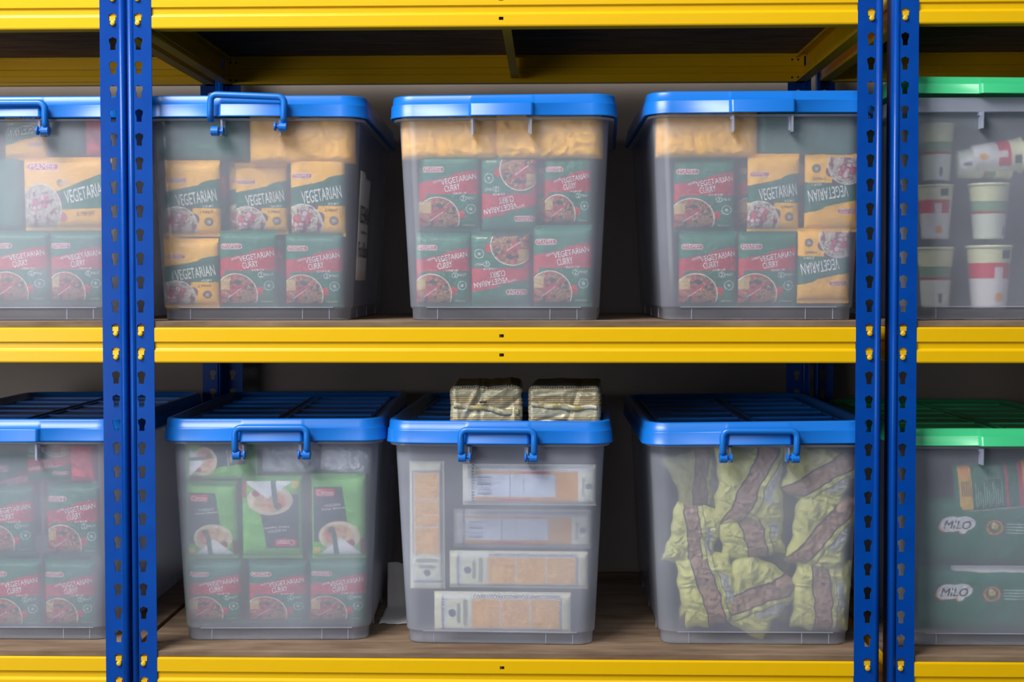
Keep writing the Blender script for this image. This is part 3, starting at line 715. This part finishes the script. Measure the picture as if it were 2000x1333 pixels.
# crisps
CR_ = dict(name='snack_pouch', cat='snack pouch', group='yellow-green pouches in the lower right box')
for k, x0, y0, x1, y1, ang, gap, t in ((1, 1310, 990, 1404, 1112, 12, 11, 'upper left of the three columns'), (3, 1330, 1084, 1440, 1228, -10, 4, 'bottom left corner'),
        (0, 1402, 872, 1532, 1030, 0, 4, 'top middle, with a white nutrition panel'), (3, 1404, 960, 1530, 1096, -8, 10, 'centre, under the top middle one'),
        (2, 1408, 1098, 1540, 1236, 34, 6, 'bottom middle'), (2, 1538, 872, 1668, 990, 20, 7, 'top right corner'),
        (2, 1552, 964, 1664, 1118, 12, 5, 'right side, second from top'), (3, 1552, 1092, 1662, 1236, 4, 10, 'bottom right corner')):
    drop('crisp%d' % k, 'BR', x0, y0, x1, y1, 'yellow-green pouch with brown strip, '+t+' of its box', gap, ang, **CR_)
for i, (x0, y0, x1, y1) in enumerate(((1320, 880, 1415, 1010), (1420, 1000, 1540, 1130), (1330, 1100, 1410, 1220), (1500, 1080, 1620, 1220), (1520, 900, 1640, 1030))):
    drop('crisp%d' % (i % 5), 'BR', x0, y0, x1, y1, 'dim yellow-green pouch behind the front pouches of the lower right box', 66, 10*(i-2), name='snack_pouch', cat='snack pouch', group='dim pouches in the back of the lower right box')
# drink powder
ML = dict(name='drink_powder_pack', cat='drink pack', group='green drink packs in the lower right-edge box')
drop('milo', 'farBR', 1806, 978, 2080, 1106, 'green drink powder pack with whole white logo, middle of its stack', 6, 1.5, **ML)
drop('milo', 'farBR', 1800, 1108, 2076, 1236, 'green drink powder pack with shaded logo, bottom of its stack', 7, 0, **ML)
drop('miloback', 'farBR', 1868, 900, 2050, 1006, 'tilted green drink pack with yellow panel, on top of its stack', 5, -6, **ML)

# noodle cups
def cup_mesh(kind):
    prof = [(0, 0), (24, 0), (25, 1), (25.5, 3), (33, 88), (33.5, 90), (35.2, 90.5), (35.2, 93.5), (33.6, 94), (33.2, 94.6), (0, 95)]
    zs = []; rs = []
    for i in range(len(prof)-1):
        n = 40 if i == 3 else 1
        for k in range(n): rs.append(prof[i][0]+(prof[i+1][0]-prof[i][0])*k/n); zs.append(prof[i][1]+(prof[i+1][1]-prof[i][1])*k/n)
    rs.append(.01); zs.append(95); rs[0] = .01
    n = 72; V, Cc = [], []
    for r, z in zip(rs, zs):
        for k in range(n):
            a = 2*PI*k/n-PI; V.append((r*math.sin(a), -r*math.cos(a), z)); x = a*30
            if kind == 'A':
                c = (222, 222, 176) if z > 64 else (120, 156, 120) if z > 46 else (176, 40, 52) if z > 42 else (214, 220, 204)
                if z < 40 and -9 < x < 12: c = (226, 226, 226)
                if 6 < z < 36 and -2 < x < 7 and (int(z*1.4) % 3): c = (120, 120, 130)
            else:
                c = (222, 222, 180) if z > 68 else (226, 222, 222)
                if 44 < z <= 68 and -60 < x < 22: c = (206, 34, 70)
                if 44 < z < 62 and -8 < x < 4: c = (228, 210, 210)
                if (x/8)**2+((z-16)/7)**2 < 1: c = (232, 160, 56)
                if 74 < z < 86 and 2 < x < 16: c = (50, 60, 76)
            Cc.append(lin(c))
    F = []
    for j in range(len(rs)-1):
        for k in range(n): F.append((j*n+k, j*n+(k+1) % n, (j+1)*n+(k+1) % n, (j+1)*n+k))
    return mesh('cup', V, F, 'cup', smooth=True, cols=np.array(Cc))
CUPS = {'A': cup_mesh('A'), 'B': cup_mesh('B')}
def cup(kind, px, pyb, gap, label, lying=False, sc=1.0, spin=0, wx=1.0):
    B = BINS['farTR']; P = inbin(B, px, pyb, gap)
    o = thing('noodle_cup', label, 'noodle cup', P+Vector((0, 36, 0)), (0, 0, spin), 'noodle cups in the green-lidded box', CUPS[kind])
    if lying: o.rotation_euler = (0, math.radians(86), 0)
    o.scale = (sc*wx, sc*wx, sc)
    return o
cup('A', 1838, 600, 14, 'noodle cup with red line, bottom of the column next to the blue post', sc=1.04, wx=.82)
cup('B', 1838, 466, 14, 'white and red noodle cup, middle of the column next to the blue post', sc=.94, wx=.9)
cup('A', 1840, 350, 14, 'noodle cup with red line, top of the column next to the blue post', sc=.98, wx=.85)
cup('B', 1944, 602, 4, 'white and red noodle cup, bottom of the second column', sc=1.08, spin=.3)
cup('A', 1944, 466, 8, 'cream and green noodle cup, middle of the second column', sc=.96, spin=.7)
cup('B', 1910, 306, 8, 'white and red noodle cup lying on its side at the top', lying=True, sc=.84, spin=0)
cup('A', 1880, 318, 24, 'dim noodle cup lying behind the white and red one at the top', lying=True, sc=.9)

# ------------------------------------------------------------------ foil packs on the lower middle lid
def foil_pack(seed, W=118, Dd=190, Hh=64):
    rnd = np.random.RandomState(seed); N = 64
    # closed box surface as a wrapped grid of (front, top, back, bottom) sides: build six faces
    V, F, Cc = [], [], []
    K = rnd.uniform(-1, 1, (9, 5))
    def disp(p, n):
        x, y, z = p
        q = Vector((x*.035+seed, y*.02, z*.05)); m = mnoise.multi_fractal(q, .7, 2.2, 4)
        c = 0
        for k in range(9):
            cx, cz = K[k][0]*W/2, (K[k][1]*.5+.5)*Hh; t = (x-cx)*K[k][2]+(z-cz)*(1-abs(K[k][2]))*(1 if K[k][3] > 0 else -1)
            c += max(0, 1-abs(t)/(3+3*abs(K[k][4])))*(4.0*K[k][4])*math.exp(-((x-cx)**2+(z-cz)**2)/1400)
        return (m-1)*1.1+c
    def face(o, a, b, n, na, nb):
        base = len(V)
        for j in range(nb+1):
            for i in range(na+1):
                p = [o[k]+a[k]*i/na+b[k]*j/nb for k in range(3)]
                # round corners
                ex = [min(max((abs(p[0])-(W/2-9))/9, 0), 1), min(max((abs(p[1]-Dd/2)-(Dd/2-9))/9, 0), 1), min(max((abs(p[2]-Hh/2)-(Hh/2-9))/9, 0), 1)]
                nn = Vector((math.copysign(ex[0], p[0]), math.copysign(ex[1], p[1]-Dd/2), math.copysign(ex[2], p[2]-Hh/2)))
                l = nn.length; 
                if l > 1: p = [p[k]-nn[k]*9*(1-1/l) for k in range(3)]
                d = disp(p, n); u = nn.normalized() if l > 0 else Vector(n)
                p = [p[k]+u[k]*d for k in range(3)]
                if p[2] < 0: p[2] = 0
                tp = 1-abs(p[0])/(W/2)
                if p[2] > Hh*.6: p[2] += 5*tp*math.sin(min(max(p[1]/Dd, 0), 1)*PI)
                V.append(tuple(p))
                zz = p[2] if abs(n[2]) < .5 else p[1]
                s = (zz/3.1) % 1
                c = (162, 152, 98) if s < .5 else (200, 196, 178)
                if s < .14 : c = (142, 96, 56)
                if abs(n[2]) > .5 and p[2] > Hh*.5 : c = (112, 106, 92) if p[1] > 8 else (216, 214, 206)  # top greyed behind the front edge, shade put into the colour
                if abs(n[2]) > .5 and p[2] > Hh*.5 and 2 < p[1] < 6 and int(p[0]/2) % 2: c = (30, 30, 34)
                Cc.append(lin(c))
        for j in range(nb):
            for i in range(na):
                a0 = base+j*(na+1)+i; F.append((a0, a0+1, a0+na+2, a0+na+1))
    face((-W/2, 0, 0), (W, 0, 0), (0, 0, Hh), (0, -1, 0), 90, 60)
    face((-W/2, 0, Hh), (W, 0, 0), (0, Dd, 0), (0, 0, 1), 90, 60)
    face((W/2, Dd, 0), (-W, 0, 0), (0, 0, Hh), (0, 1, 0), 40, 24)
    face((W/2, 0, 0), (0, Dd, 0), (0, 0, Hh), (1, 0, 0), 50, 30)
    face((-W/2, Dd, 0), (0, -Dd, 0), (0, 0, Hh), (-1, 0, 0), 50, 30)
    face((-W/2, Dd, 0), (W, 0, 0), (0, -Dd, 0), (0, 0, -1), 20, 20)
    me = mesh('foil_packet', V, F, 'foil', smooth=True, cols=np.array(Cc))
    # folded end seal with a serrated edge
    sv, sf, sc = [], [], []
    n = 60; xa, xb = (-W/2+6, W/2-6)
    for i in range(n+1):
        x = xa+(xb-xa)*i/n; zc = Hh*.56-12*i/n*(1 if seed == 1 else .35)+1.2*math.sin(i*.22+seed); hgt = 8+1.5*math.sin(i*.12+seed*2)
        y = -1.6-.7*math.sin(i*.3+seed)
        zz = [zc+2, zc, zc-hgt*.5, zc-hgt+(1.1 if i % 2 else 0)]
        yy = [0, y, y-.5, y+.3]
        for a, b in zip(yy, zz): sv.append((x, a, b)); sc.append(lin((160, 150, 100) if int(b/1.6) % 2 else (196, 192, 176)))
    for i in range(n):
        for k in range(3): sf.append((i*4+k, i*4+k+1, (i+1)*4+k+1, (i+1)*4+k))
    seal = mesh('end_seal', sv, sf, 'foil', smooth=True, cols=np.array(sc))
    return me, seal
LIDTOP = BINS['BM'].zb+(331+36.4)*1.008
for sd, px, lab, rz in ((1, 950, 'striped gold foil cracker packet, left one on the lower middle lid', .02), (2, 1102, 'striped gold foil cracker packet, right one on the lower middle lid', -.05)):
    me, seal = foil_pack(sd)
    P = at(px, 834, 52)
    o = thing('foil_packet', lab, 'cracker packet', (P.x, 46, BINS['BM'].zb+(331+27)*1.008), (0, 0, rz), 'foil cracker packets on the lid', me)
    s_ = solid(obj('end_seal', seal, o), .5)
    mk = obj('date_mark', mesh('date_mark', *box(-11, 1, -5.4, -4.6, 37, 40), 'dark_ink'), o) if sd == 1 else None

# ------------------------------------------------------------------ label sheet on the upper left box
B = BINS['TL']
sx = lambda z: (BW+7.5)/2+(TWd-BW-7.5)/2*(z-23)/295+1.2
lv_, lf_ = [], []
for j in range(9):
    z = 66+j*(250-66)/8
    for i in range(9):
        y = -BD/2+30+i*150/8; curl = 3*math.sin(i*.7)*(1 if j > 6 else .3)
        lv_.append((sx(z)+abs(curl)*.5, y, z-(8 if (j == 8 and i > 3) else 0)))
for j in range(8):
    for i in range(8): lf_.append((j*9+i, j*9+i+1, (j+1)*9+i+1, (j+1)*9+i))
sheet = solid(obj('label_sheet', mesh('label_sheet', lv_, lf_, 'paper', smooth=True), B.root), .4); sheet['label'] = 'white paper label with black lettering'
tp = []
for s, y0, zc, hh, ww in (('KECHARA', -BD/2+100, 178, 30, 128), ('Soup Kitchen', -BD/2+100, 148, 8, 80), ('Food Bank', -BD/2+102, 118, 26, 130)):
    v, f = text_mesh(s)
    tp.append(([(sx(zc+p[1]*hh)+2.4, y0+p[0]*ww, zc+p[1]*hh) for p in v], f))
v, f = join(tp); obj('lettering', mesh('lettering', v, f, 'dark_ink'), sheet)

# ------------------------------------------------------------------ folded paper between the lower boxes
z0 = LV[0]+14.4
pv, pf = [], []
prof = [(175, 1.5), (200, 3), (230, 1), (262, 3), (292, 2), (298, 6), (300, 34), (303, 62), (302, 80)]
for j, (y, z) in enumerate(prof):
    for i in range(13):
        x = 336+i*4.7; pv.append((x, y+1.5*math.sin(i*1.3+j)+ (3*math.sin(i*.8) if j == 0 else 0), z0+z+.8*abs(math.sin(i*.9+j*1.7))+(2.5*math.sin(i*.6) if j == 8 else 0)-z0))
for j in range(len(prof)-1):
    for i in range(12): pf.append((j*13+i, j*13+i+1, (j+1)*13+i+1, (j+1)*13+i))
o = thing('paper_sheet', 'creased white paper folded upright behind the gap between lower left and middle boxes', 'paper', (0, 0, z0), data=mesh('paper_sheet', pv, pf, 'paper', smooth=True)); solid(o, .6)
